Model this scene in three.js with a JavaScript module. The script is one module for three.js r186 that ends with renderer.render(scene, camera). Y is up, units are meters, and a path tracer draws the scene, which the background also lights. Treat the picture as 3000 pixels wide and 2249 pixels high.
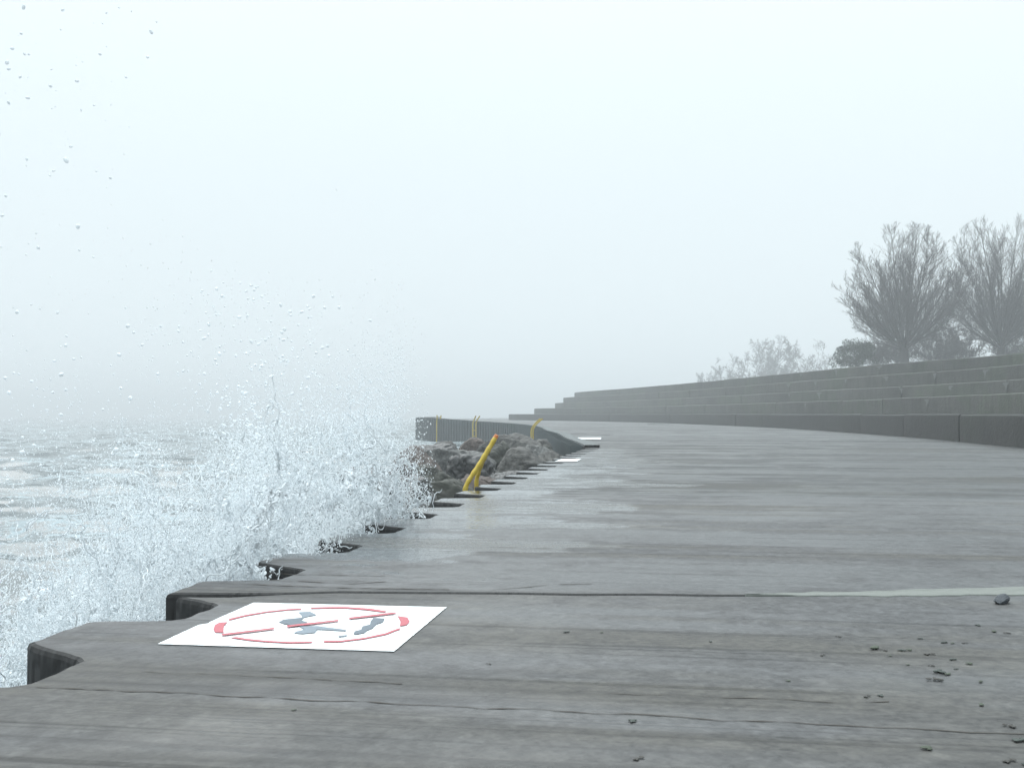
import * as THREE from 'three';
import { ImprovedNoise } from 'three/addons/math/ImprovedNoise.js';
import { mergeGeometries, mergeVertices, toCreasedNormals } from 'three/addons/utils/BufferGeometryUtils.js';

// ---------------------------------------------------------------- camera, sky, sun, exposure
const EYE = 0.7;                                   // eye height over the promenade deck
const scene = new THREE.Scene();
const camera = new THREE.PerspectiveCamera(38.73, 1024 / 767, 0.05, 6000);
camera.position.set(0, EYE, 0);
camera.rotation.set(0, 0, 0, 'YXZ');
camera.rotation.order = 'YXZ';
camera.rotation.y = 0.155;                         // turned a little towards the lake
camera.rotation.x = 0.02765;

const renderer = new THREE.WebGLRenderer({ antialias: true });
renderer.setSize(1024, 767);
renderer.toneMapping = THREE.LinearToneMapping;
renderer.toneMappingExposure = 1.2;
renderer.shadowMap.enabled = true;
renderer.shadowMap.type = THREE.PCFSoftShadowMap;

const SUN = new THREE.Vector3(-0.35, 0.8, -0.5).normalize();
{
  // bright overcast sky: zenith raised well above the horizon to brighten the fog
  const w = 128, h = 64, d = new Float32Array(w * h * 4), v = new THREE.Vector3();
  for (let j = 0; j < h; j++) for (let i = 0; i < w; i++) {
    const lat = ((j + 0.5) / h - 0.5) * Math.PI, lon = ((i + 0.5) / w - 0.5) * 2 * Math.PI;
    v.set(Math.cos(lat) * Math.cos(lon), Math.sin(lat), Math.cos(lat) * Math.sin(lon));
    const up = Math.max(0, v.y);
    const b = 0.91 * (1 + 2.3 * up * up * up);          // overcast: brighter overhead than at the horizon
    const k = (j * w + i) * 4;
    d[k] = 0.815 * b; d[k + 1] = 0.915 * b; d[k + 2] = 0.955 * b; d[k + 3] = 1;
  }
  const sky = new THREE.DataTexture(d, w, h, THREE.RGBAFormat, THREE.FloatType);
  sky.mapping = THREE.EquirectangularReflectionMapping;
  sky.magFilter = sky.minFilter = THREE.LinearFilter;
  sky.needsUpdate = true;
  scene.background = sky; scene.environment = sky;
}
const sun = new THREE.DirectionalLight(new THREE.Color(1, 0.99, 0.975), 1.5);
sun.position.copy(SUN).multiplyScalar(120);
sun.castShadow = true; sun.shadow.radius = 120;
sun.shadow.mapSize.set(2048, 2048);
Object.assign(sun.shadow.camera, { left: -90, right: 90, top: 90, bottom: -90, near: 1, far: 400 });
scene.add(sun, sun.target);
scene.fog = new THREE.FogExp2(new THREE.Color(0.93, 0.96, 0.98), 0.0036);

// ---------------------------------------------------------------- helpers
let seedState = 12345;
function rnd() { seedState = (seedState * 1664525 + 1013904223) >>> 0; return seedState / 4294967296; }
const reseed = (n) => { seedState = n >>> 0; for (let i = 0; i < 4; i++) rnd(); };
const rr = (a, b) => a + (b - a) * rnd();
const gauss = () => (rnd() + rnd() + rnd() + rnd() - 2) * 1.0;
const NZ = new ImprovedNoise();
const n3 = (x, y, z) => NZ.noise(x + 31.7, y + 17.3, z + 91.1);
const fbm = (x, y, z, o = 4) => { let s = 0, a = 0.5; for (let i = 0; i < o; i++) { s += a * n3(x, y, z); x *= 2.03; y *= 2.03; z *= 2.03; a *= 0.5; } return s; };
const clamp = (x, a = 0, b = 1) => Math.min(b, Math.max(a, x));
const sstep = (a, b, x) => { const t = clamp((x - a) / (b - a)); return t * t * (3 - 2 * t); };
const lerp = (a, b, t) => a + (b - a) * t;
const names = {};
function numbered(n) { const k = names[n] = (names[n] ?? -1) + 1; return k ? `${n}_${String(k).padStart(3, '0')}` : n; }
function shadows(o) { o.traverse((c) => { if (c.isMesh) { c.castShadow = true; c.receiveShadow = true; } }); return o; }
function mesh(name, geo, mat, parent) { const m = new THREE.Mesh(geo, mat); m.name = parent ? name : numbered(name); m.castShadow = m.receiveShadow = true; (parent ?? scene).add(m); return m; }
function tag(o, label, category, group, kind) { o.userData.label = label; if (category) o.userData.category = category; if (group) o.userData.group = group; if (kind) o.userData.kind = kind; return o; }
function thing(name, x, y, s) { const g = new THREE.Group(); g.name = numbered(name); g.position.set(x, y, -s); scene.add(g); return g; }
const lin = (r, g, b) => new THREE.Color().setRGB(r, g, b);
const std = (r, g, b, rough, extra = {}) => new THREE.MeshStandardMaterial({ color: lin(r, g, b), roughness: rough, ...extra });

// a byte texture from a function of (u, v) -> [r, g, b] (sRGB-coded 0..1 for colour) or a number
function tex(w, h, fn, srgb) {
  const d = new Uint8Array(w * h * 4);
  for (let j = 0; j < h; j++) for (let i = 0; i < w; i++) {
    const c = fn((i + 0.5) / w, (j + 0.5) / h), k = (j * w + i) * 4;
    if (typeof c === 'number') d[k] = d[k + 1] = d[k + 2] = clamp(c) * 255; else { d[k] = clamp(c[0]) * 255; d[k + 1] = clamp(c[1]) * 255; d[k + 2] = clamp(c[2]) * 255; }
    d[k + 3] = 255;
  }
  const t = new THREE.DataTexture(d, w, h, THREE.RGBAFormat);
  t.wrapS = t.wrapT = THREE.RepeatWrapping; t.magFilter = THREE.LinearFilter; t.minFilter = THREE.LinearMipmapLinearFilter; t.generateMipmaps = true;
  if (srgb) t.colorSpace = THREE.SRGBColorSpace;
  t.needsUpdate = true; return t;
}
const toS = (c) => (c <= 0.0031308 ? 12.92 * c : 1.055 * Math.pow(c, 1 / 2.4) - 0.055);

// a value-noise table that wraps, for the big deck textures (fast)
function tileNoise(size, seed) {
  reseed(seed); const g = new Float32Array(size * size); for (let i = 0; i < g.length; i++) g[i] = rnd();
  return (x, y) => {
    const xi = Math.floor(x), yi = Math.floor(y), fx = x - xi, fy = y - yi, sx = fx * fx * (3 - 2 * fx), sy = fy * fy * (3 - 2 * fy);
    const a = ((xi % size) + size) % size, b = (a + 1) % size, c = (((yi % size) + size) % size) * size, d = ((((yi + 1) % size) + size) % size) * size;
    return lerp(lerp(g[c + a], g[c + b], sx), lerp(g[d + a], g[d + b], sx), sy) * 2 - 1;
  };
}
const T1 = tileNoise(256, 7), T2 = tileNoise(256, 77), T3 = tileNoise(256, 777);

// ---------------------------------------------------------------- plan of the place: x inland, s ahead along the promenade (z = -s)
const PITCH = 0.914, X_OUT = -2.0, X_IN = -1.7, S_BEND = 23.0;
const wallPath = [[-2.05, 23.05], [-2.5, 26], [-3.1, 29.5], [-4.1, 36], [-5.19, 41.7], [-6.3, 49], [-7.6, 55.5], [-9.6, 61.5], [-12.6, 66.9], [-17.2, 74.2], [-20, 82], [-24, 100], [-31, 128], [-34, 150]];
const wallTop = [0.0, 0.0, 0.0, 0.03, 0.05, 0.06, 0.08, 0.13, 0.22, 0.41, 0.41, 0.35, 0.3, 0.3];
const tierFront = [[7.2, -8], [7.2, 12], [7.0, 24], [6.8, 35], [5.9, 48], [3.9, 62], [-1.5, 86], [-10, 110], [-20.5, 129], [-20.6, 134], [-16, 142], [0, 152]];
const tierBack = [[18.5, -8], [18.3, 14], [17.6, 32], [16.6, 47], [14.2, 56], [11.2, 63], [3.8, 89], [-4.5, 115], [-13.8, 141], [-13.6, 146], [-9, 152], [8, 160]];
const TIER_FR = [0, 0.37, 0.69, 0.82, 1];
const curveOf = (pts) => new THREE.CatmullRomCurve3(pts.map(([x, s]) => new THREE.Vector3(x, 0, s)), false, 'centripetal');
const tierCurves = TIER_FR.map((f) => curveOf(tierFront.map((p, i) => [lerp(p[0], tierBack[i][0], f), lerp(p[1], tierBack[i][1], f)])));
const xAt = (poly, s) => { for (let i = 0; i + 1 < poly.length; i++) if (s >= poly[i][1] && s <= poly[i + 1][1]) return lerp(poly[i][0], poly[i + 1][0], (s - poly[i][1]) / (poly[i + 1][1] - poly[i][1])); return s < poly[0][1] ? poly[0][0] : poly[poly.length - 1][0]; };
const front1 = tierCurves[0].getPoints(160).map((p) => [p.x, p.z]).filter((p) => p[1] <= 129);

// ---------------------------------------------------------------- materials
// raked, damp concrete: colour, gloss and relief share one layout in metres
function deckLook(x, s, k) {                        // x, s in texels-of-a-metre; k = repeats per tile handled by the tables
  // rake marks run across the promenade; water lies in long shallow pools along them
  const warp = T1(x * 0.55, s * 0.55) * 0.05 + T2(x * 0.2, s * 0.2) * 0.08;
  const sw = s + warp * 0.25;
  const rake = 0.45 * T2(x * 0.5, sw * 30) + 0.55 * T3(x * 1.1 + 9, sw * 64) + 0.35 * T1(x * 0.3, sw * 12);
  const band = 0.6 * T1(x * 0.22 + 40, sw * 1.9) + 0.5 * T2(x * 0.5 + 11, sw * 4.6) + 0.35 * T3(x * 1.1, sw * 10);
  const blot = 0.45 * T3(x * 1.3, s * 1.3) + 0.35 * T1(x * 4.1 + 5, s * 4.1) + 0.3 * T2(x * 11 + 5, s * 13);
  const grain = T2(x * 58, s * 58) * 0.5 + T1(x * 27 + 3, s * 27) * 0.35 + T3(x * 103, s * 103) * 0.4;
  const line = (1 - sstep(0.0, 0.2, Math.abs(T2(x * 0.22 + 3, sw * 11)))) * sstep(-0.1, 0.35, T1(x * 0.5 + 20, s * 2.1)) + 0.7 * (1 - sstep(0.0, 0.25, Math.abs(T3(x * 0.4 + 3, sw * 24)))) * sstep(-0.05, 0.4, T2(x * 0.7 + 20, s * 3.1));
  return { rake, band, blot, grain, line };
}
function deckMaps(w, h, mx, ms, ox, os) {
  const col = new Uint8Array(w * h * 4), rgh = new Uint8Array(w * h * 4), bmp = new Uint8Array(w * h * 4);
  for (let j = 0; j < h; j++) for (let i = 0; i < w; i++) {
    const x = ((i + 0.5) / w) * mx + ox, s = ((j + 0.5) / h) * ms + os, k = (j * w + i) * 4;
    const L = deckLook(x, s);
    const grooves = sstep(0.25, 0.75, L.rake);               // raked lines hold dirt
    const silt = sstep(0.0, 0.8, L.band + 0.35 * L.blot);    // brown silt film with ragged outlines
    const damp = sstep(-0.25, 0.55, L.blot * 0.8 - L.band * 0.8 + 0.2);
    const speck = sstep(0.45, 0.75, T3(x * 19 + 2, s * 19)) - 0.8 * sstep(0.5, 0.8, T1(x * 15 + 8, s * 15));
    let a = 0.059 * (1 - 0.36 * L.line) * (1 + 0.22 * speck) * (1 + 0.75 * L.grain + 0.18 * L.blot + 0.34 * (rnd() - 0.5)) * (1 - 0.26 * grooves) * (1 - 0.17 * silt) * (1 - 0.12 * damp);
    const wet = sstep(0.02, 0.22, 0.55 * L.band + 0.35 * L.blot + 0.25 * T3(x * 2.2, s * 7) + 0.75 - 0.62 * (x + 2.0)) * sstep(4.2, 5.6, s + 0.5 * L.blot) * sstep(26, 12, s);   // sheets of spray water by the edge
    const pit = sstep(0.62, 0.8, T1(x * 31 + 8, s * 31)) * sstep(0.1, 0.5, T2(x * 1.7, s * 1.7 + 9)); a *= 1 - 0.35 * pit; a *= 1 - 0.12 * wet;
    a *= 1 + 0.10 * T2(x * 0.33 + 60, s * 0.33);
    const r = a * (1.0 + 0.06 * silt), g = a * (1.015 + 0.0 * silt), b = a * (1.04 - 0.15 * silt);
    col[k] = toS(clamp(r)) * 255; col[k + 1] = toS(clamp(g)) * 255; col[k + 2] = toS(clamp(b)) * 255; col[k + 3] = 255;
    const ro = clamp(0.66 - 0.26 * damp + 0.10 * grooves + 0.08 * L.grain - 0.4 * wet, 0.08, 0.95);
    rgh[k] = rgh[k + 1] = rgh[k + 2] = ro * 255; rgh[k + 3] = 255;
    const hh = clamp(0.6 - 0.25 * grooves - 0.3 * L.line + 0.22 * L.grain + 0.12 * L.blot);
    bmp[k] = bmp[k + 1] = bmp[k + 2] = hh * 255; bmp[k + 3] = 255;
  }
  return [col, rgh, bmp].map((d, n) => {
    const t = new THREE.DataTexture(d, w, h, THREE.RGBAFormat);
    t.wrapS = t.wrapT = THREE.RepeatWrapping; t.magFilter = THREE.LinearFilter; t.minFilter = THREE.LinearMipmapLinearFilter; t.generateMipmaps = true;
    t.repeat.set(1 / mx, 1 / ms); t.offset.set(-ox / mx, -os / ms);
    if (!n) t.colorSpace = THREE.SRGBColorSpace;
    t.needsUpdate = true; return t;
  });
}
const nearMaps = deckMaps(2048, 2048, 10, 10.4, -2.4, -0.4), farMaps = deckMaps(1024, 2048, 20, 64, -2.4, 9);
const deckNear = new THREE.MeshStandardMaterial({ map: nearMaps[0], roughnessMap: nearMaps[1], bumpMap: nearMaps[2], bumpScale: 0.005, roughness: 1 });
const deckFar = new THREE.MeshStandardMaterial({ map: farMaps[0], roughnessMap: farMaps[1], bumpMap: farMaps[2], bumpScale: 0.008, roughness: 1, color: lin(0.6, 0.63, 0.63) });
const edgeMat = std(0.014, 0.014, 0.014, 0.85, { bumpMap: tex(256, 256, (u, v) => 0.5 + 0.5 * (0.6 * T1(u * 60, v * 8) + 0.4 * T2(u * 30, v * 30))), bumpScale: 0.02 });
const dirtMat = std(0.045, 0.038, 0.03, 0.9);

// stone of the terrace: mottled, with darker runs of damp down the face
const stoneTex = tex(1024, 512, (u, v) => {
  const x = u * 16, y = v * 8;
  const mott = 0.5 * T1(x * 1.0, y * 1.0) + 0.3 * T2(x * 4, y * 4) + 0.25 * T3(x * 16, y * 16);
  const run = T2(x * 4 + 7, y * 0.5) * 0.6 + T3(x * 10, y * 1) * 0.4;
  const moss = sstep(0.05, 0.6, T1(x * 0.5 + 30, y * 1.0) + 0.5 * T2(x * 3, y * 3));
  const a = 0.046 * (1 + 0.5 * mott) * (1 - 0.28 * sstep(0.1, 0.6, run));
  return [toS(a * (1.0 - 0.12 * moss)), toS(a * (1.02 + 0.04 * moss)), toS(a * (0.88 - 0.14 * moss))];
}, true);
stoneTex.repeat.set(1 / 16, 1 / 8);
const stoneBump = tex(512, 512, (u, v) => 0.5 + 0.3 * T1(u * 64, v * 64) + 0.2 * T2(u * 16, v * 16) + 0.2 * T3(u * 128, v * 128));
stoneBump.repeat.set(1 / 4, 1 / 4);
const stoneMats = [[1, 1, 1], [0.86, 0.87, 0.86], [1.1, 1.1, 1.06]].map((c) => { const m = new THREE.MeshStandardMaterial({ map: stoneTex, bumpMap: stoneBump, bumpScale: 0.01, roughness: 0.9 }); m.color.setRGB(...c); return m; });
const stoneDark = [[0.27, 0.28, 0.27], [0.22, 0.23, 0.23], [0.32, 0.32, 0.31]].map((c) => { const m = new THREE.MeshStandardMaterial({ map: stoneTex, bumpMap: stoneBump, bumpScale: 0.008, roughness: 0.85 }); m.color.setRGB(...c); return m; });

const grassMat = std(0.07, 0.075, 0.04, 1);
const barkMat = std(0.03, 0.027, 0.025, 0.95), twigMat = std(0.045, 0.04, 0.038, 0.95);
const yellowMat = std(0.50, 0.36, 0.03, 0.5), orangeMat = std(0.62, 0.2, 0.05, 0.5);
const steelMat = std(0.03, 0.045, 0.047, 0.6, { bumpMap: stoneBump, bumpScale: 0.01 });
const whitePaint = std(0.76, 0.79, 0.80, 0.55, { bumpMap: stoneBump, bumpScale: 0.006 });
const redPaint = std(0.40, 0.085, 0.105, 0.6), greyPaint = std(0.10, 0.125, 0.15, 0.6), greyPaintPale = std(0.16, 0.195, 0.23, 0.6);

// ---------------------------------------------------------------- ground sheet, lake
function leftEdge(s0, s1) {                          // outline of the lakeside edge, from s0 to s1
  const out = [];
  if (s0 < S_BEND) {
    const e = Math.min(s1, S_BEND), pts = [];
    for (let k = -8; k < 34; k++) {
      const b = 2.92 + PITCH * k, j = (i) => 0.012 * n3(k * 3.1, i * 1.7, 4.4);
      pts.push([X_IN + j(0), b - 0.03], [X_IN - 0.025 + j(0), b], [X_OUT + 0.03 + j(1), b + 0.155], [X_OUT + j(1), b + 0.19], [X_OUT + j(2), b + 0.51], [X_OUT + 0.03 + j(2), b + 0.54], [X_IN - 0.025 + j(3), b + 0.60], [X_IN + j(3), b + 0.63]);
    }
    const at = (s) => { for (let i = 0; i + 1 < pts.length; i++) if (s >= pts[i][1] && s <= pts[i + 1][1]) return lerp(pts[i][0], pts[i + 1][0], (s - pts[i][1]) / (pts[i + 1][1] - pts[i][1])); return X_IN; };
    out.push([at(s0), s0], ...pts.filter((p) => p[1] > s0 + 0.01 && p[1] < e - 0.01), [at(e), e]);
  }
  if (s1 > S_BEND) {
    const a = Math.max(s0, 23.05);
    out.push([xAt(wallPath, a), a], ...wallPath.filter((p) => p[1] > a + 0.05 && p[1] < s1 - 0.05), [xAt(wallPath, s1), s1]);
  }
  return out;
}
const worn = (pts) => { const o = []; for (let i = 0; i < pts.length; i++) { const p = pts[i], q = pts[i + 1]; o.push(p); if (!q || p[1] > 12) continue; const n = Math.floor(Math.hypot(q[0] - p[0], q[1] - p[1]) / 0.035); for (let k = 1; k < n; k++) { const x = lerp(p[0], q[0], k / n), s = lerp(p[1], q[1], k / n); o.push([x + 0.012 * n3(x * 9, s * 9, 2) + 0.008 * n3(x * 27, s * 27, 5), s + 0.010 * n3(x * 10, s * 10, 14)]); } } return o; };
const rightEdge = (s0, s1) => [[xAt(front1, s0) + 0.4, s0], ...front1.filter((p, i) => i % 6 === 0 && p[1] > s0 + 0.1 && p[1] < s1 - 0.1).map((p) => [p[0] + 0.4, p[1]]), [xAt(front1, s1) + 0.4, s1]];
const joint1 = [[-1.72, 4.00], [-1.55, 4.09], [-1.34, 4.165], [-1.0, 4.19], [-0.66, 4.235], [-0.4, 4.25], [-0.13, 4.295], [0.1, 4.31], [0.39, 4.355], [0.78, 4.42], [1.31, 4.55], [2, 4.62], [3.2, 4.8], [5, 5.02], [7.6, 5.3]];
function extrude(pts, depth, bevel = 0.012) {
  const sh = new THREE.Shape(pts.map(([x, s]) => new THREE.Vector2(x, s)));
  const g = new THREE.ExtrudeGeometry(sh, { depth: depth - bevel, bevelEnabled: true, bevelSize: bevel, bevelOffset: -bevel, bevelThickness: bevel, bevelSegments: 2, curveSegments: 4 });
  g.rotateX(-Math.PI / 2); g.translate(0, -depth, 0); return g;
}
const deck = new THREE.Group(); deck.name = 'promenade'; scene.add(deck);
tag(deck, 'grey wet concrete promenade deck beside the lake', null, null, 'structure');
{
  const G = 0.009, joints = [9.5, 14.8, 20.1, 25.0, 29.35, 36, 43, 51, 60, 70, 81, 93, 106, 118, 128];
  const jig = joint1.map(([x, s], i) => [x, s + 0.012 * n3(i * 2.3, 5, 1)]);
  const slabs = [];
  {
    const le = worn(leftEdge(-5, 3.98)); le.pop();
    slabs.push([...rightEdge(-5, 5.2).slice(0, -1), [7.6, jig[14][1] - G], ...jig.slice(0, 14).reverse().map(([x, s]) => [x, s - G]), ...le.reverse()]);
    const le2 = worn(leftEdge(4.03, 9.5 - G));
    slabs.push([...jig.map(([x, s]) => [x, s + G]).slice(1), ...rightEdge(5.6, 9.5 - G), ...le2.reverse()]);
  }
  for (let i = 0; i + 1 < joints.length; i++) slabs.push([...rightEdge(joints[i] + G, joints[i + 1] - G), ...leftEdge(joints[i] + G, joints[i + 1] - G).reverse()]);
  slabs.push([[30, 128 + G], [30, 190], [-34, 190], ...wallPath.slice(-1), [xAt(wallPath, 128), 128 + G]]);
  reseed(5);
  slabs.forEach((p, i) => {
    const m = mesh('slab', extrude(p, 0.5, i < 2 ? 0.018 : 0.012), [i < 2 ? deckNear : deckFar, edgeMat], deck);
    m.position.y = i ? rr(-0.006, 0.002) : 0;
  });
  // dirt-filled cracks beside the joint
  const crack = (pts, w, y = 0.0015) => {
    const pos = [], idx = []; let k = 0;
    for (let i = 0; i + 1 < pts.length; i++) for (let t = 0; t < 14; t++) { const u = t / 14, x = lerp(pts[i][0], pts[i + 1][0], u), s = lerp(pts[i][1], pts[i + 1][1], u) + 0.014 * n3(x * 9, i, 3) + 0.006 * n3(x * 37, i, 3); const ww = w * clamp(0.55 + 1.3 * n3(x * 17, s * 3, 8), 0.12, 1.1); pos.push(x, y, -s + ww, x, y, -s - ww); if (k) idx.push(2 * k - 2, 2 * k, 2 * k - 1, 2 * k, 2 * k + 1, 2 * k - 1); k++; }
    const g = new THREE.BufferGeometry(); g.setAttribute('position', new THREE.Float32BufferAttribute(pos, 3)); g.setIndex(idx); g.computeVertexNormals();
    return mesh('crack', g, dirtMat, deck);
  };
  crack([[-1.92, 4.45], [-1.6, 4.40], [-1.35, 4.36], [-1.22, 4.45]], 0.006);
  crack([[-1.90, 4.30], [-1.5, 4.27], [-1.2, 4.26], [-0.9, 4.29]], 0.007);
  crack([[-0.75, 4.30], [-0.6, 4.42], [-0.5, 4.5], [-0.35, 4.52]], 0.006);
  crack([[-1.88, 4.60], [-1.6, 4.58], [-1.25, 4.6]], 0.005);
  crack([[-1.64, 2.60], [-1.3, 2.60], [-0.9, 2.585], [-0.3, 2.58], [0.3, 2.56], [1.2, 2.55]], 0.004);
  crack([[-1.45, 2.80], [-1.0, 2.79], [-0.7, 2.78]], 0.003);
  crack([[-0.2, 2.76], [0.2, 2.77], [0.42, 2.765], [0.5, 2.79]], 0.003);
}
// pale mortar smeared along the joint, and the sheet piling under the deck edge
{
  const near = [[0.24, 4.345], [0.36, 4.35], [0.5, 4.345], [0.62, 4.37], [0.78, 4.375], [0.95, 4.415], [1.1, 4.46], [1.31, 4.50], [1.7, 4.53], [2.2, 4.58], [3, 4.68]];
  const far = [[3, 4.9], [2.2, 4.84], [1.7, 4.78], [1.37, 4.71], [1.1, 4.62], [0.95, 4.57], [0.81, 4.525], [0.66, 4.46], [0.5, 4.435], [0.40, 4.395]];
  const pts = [...near, ...far], out = [];
  pts.forEach((p, i) => { const q = pts[(i + 1) % pts.length]; for (let t = 0; t < 6; t++) { const u = t / 6, x = lerp(p[0], q[0], u), s = lerp(p[1], q[1], u); out.push([x + 0.02 * n3(x * 13, s * 13, 1), s + 0.022 * n3(x * 11, s * 11, 7)]); } });
  const m = mesh('mortar_patch', extrude(out, 0.02, 0.006), std(0.165, 0.175, 0.16, 0.85, { bumpMap: stoneBump, bumpScale: 0.015 }));
  m.position.y = 0.005; tag(m, 'pale smeared mortar strip along the deck joint at right', 'mortar patch');
}
function ribbonWall(path, yb, yt, name, mat, parent) {       // a vertical sheet of real thickness following a plan line
  const pos = [], idx = []; const n = path.length;
  for (let i = 0; i < n; i++) {
    const a = path[Math.max(0, i - 1)], b = path[Math.min(n - 1, i + 1)], dx = b[0] - a[0], ds = b[1] - a[1], l = Math.hypot(dx, ds), nx = ds / l, ns = -dx / l, t = 0.012;
    const top = typeof yt === 'function' ? yt(i) : yt;
    pos.push(path[i][0] - nx * t, yb, -(path[i][1] - ns * t), path[i][0] - nx * t, top, -(path[i][1] - ns * t), path[i][0] + nx * t, top, -(path[i][1] + ns * t), path[i][0] + nx * t, yb, -(path[i][1] + ns * t));
    if (i) { const p = 4 * (i - 1), q = 4 * i; for (let k = 0; k < 3; k++) idx.push(p + k, p + k + 1, q + k, p + k + 1, q + k + 1, q + k); }
  }
  const g = new THREE.BufferGeometry(); g.setAttribute('position', new THREE.Float32BufferAttribute(pos, 3)); g.setIndex(idx);
  const uv = []; for (let i = 0; i < n; i++) for (let k = 0; k < 4; k++) uv.push(i * 0.15, pos[(i * 4 + k) * 3 + 1]); g.setAttribute('uv', new THREE.Float32BufferAttribute(uv, 2));
  const c = toCreasedNormals(g, 0.5); return mesh(name, c, mat, parent);
}
{
  const p = leftEdge(-5, 22.95).map(([x, s]) => [x + 0.03, s]);
  const w = ribbonWall(p, -2.6, -0.51, 'sheet_pile_wall', std(0.03, 0.022, 0.017, 0.7));
  tag(w, 'rusty dark steel sheet piling under the notched deck edge', 'sheet piling');
}
// far corrugated wall where the promenade bends out over the lake
{
  const c = curveOf(wallPath), L = c.getLength(), n = Math.floor(L / 0.46), pts = [], tops = [];
  const topC = (s) => { for (let i = 0; i + 1 < wallPath.length; i++) if (s <= wallPath[i + 1][1]) return lerp(wallTop[i], wallTop[i + 1], clamp((s - wallPath[i][1]) / (wallPath[i + 1][1] - wallPath[i][1]))); return 0.3; };
  for (let i = 0; i <= n; i++) for (const [f, o] of [[0.0, 0], [0.35, 0], [0.5, -0.26], [0.85, -0.26]]) {
    const t = Math.min(1, (i + f) / (n + 1)), p = c.getPointAt(t), g = c.getTangentAt(t);
    pts.push([p.x + g.z * o - 0.03, p.z - g.x * o]); tops.push(topC(p.z) + 0.03);
  }
    const g = new THREE.Group(); g.name = numbered('corrugated_seawall'); scene.add(g);
  tag(g, 'dark corrugated steel seawall curving out into the lake', 'seawall');
  ribbonWall(pts, -2.4, (i) => tops[i], 'sheeting', steelMat, g);
  const cap = [], capTop = []; for (let i = 0; i <= 90; i++) { const p = c.getPointAt(i / 90), t = c.getTangentAt(i / 90); cap.push([p, t]); capTop.push(topC(p.z)); }
  const pos = [], idx = [];
  cap.forEach(([p, t], i) => { const w = 0.3, y = capTop[i] + 0.05; for (const [o, yy] of [[-0.02, y - 0.3], [-0.02, y], [w, y], [w, y - 0.3]]) pos.push(p.x + t.z * (o + 0.02), yy, -(p.z - t.x * (o + 0.02))); if (i) { const a = 4 * (i - 1), b = 4 * i; for (let k = 0; k < 3; k++) idx.push(a + k, a + k + 1, b + k, a + k + 1, b + k + 1, b + k); } });
  const cg = new THREE.BufferGeometry(); cg.setAttribute('position', new THREE.Float32BufferAttribute(pos, 3)); cg.setIndex(idx);
  mesh('cap', toCreasedNormals(cg, 0.5), std(0.1, 0.11, 0.11, 0.8), g);
}
// the lake bed: one sheet to the horizon
{
  const g = new THREE.PlaneGeometry(5000, 5000); g.rotateX(-Math.PI / 2);
  const m = mesh('lake_bed', g, std(0.05, 0.055, 0.05, 1)); m.position.y = -5; m.userData.kind = 'structure'; m.userData.label = 'dark bed of the lake under the water';
}
const SEA = -1.2;
function seaHeight(x, s) {
  const r = Math.hypot(x, s), f1 = 1 / (1 + r / 260), f2 = 1 / (1 + r / 70);
  const wx = x + 0.5 * n3(x * 0.2, 0, s * 0.2), ws = s + 0.5 * n3(x * 0.2, 7, s * 0.2);
  let h = 0.42 * f1 * n3(wx * 0.10 + ws * 0.05, 3, ws * 0.17);
  h += 0.27 * f1 * (0.5 - Math.abs(n3(wx * 0.28, 11, ws * 0.45)) * 2);
  h += 0.09 * f2 * (0.5 - Math.abs(n3(wx * 0.9, 21, ws * 1.35)) * 2);
  h += 0.035 * f2 * n3(wx * 2.6, 31, ws * 3.6) + 0.015 * f2 * n3(wx * 7, 41, ws * 9);
  const wall = Math.exp(-Math.max(0, -2.0 - x) / 0.9) * sstep(14, 8, s);           // churned water thrown up at the wall
  h += wall * (0.25 + 0.28 * n3(x * 2.2, 51, s * 2.2) + 0.14 * n3(x * 6, 61, s * 6));
  return h;
}
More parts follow.
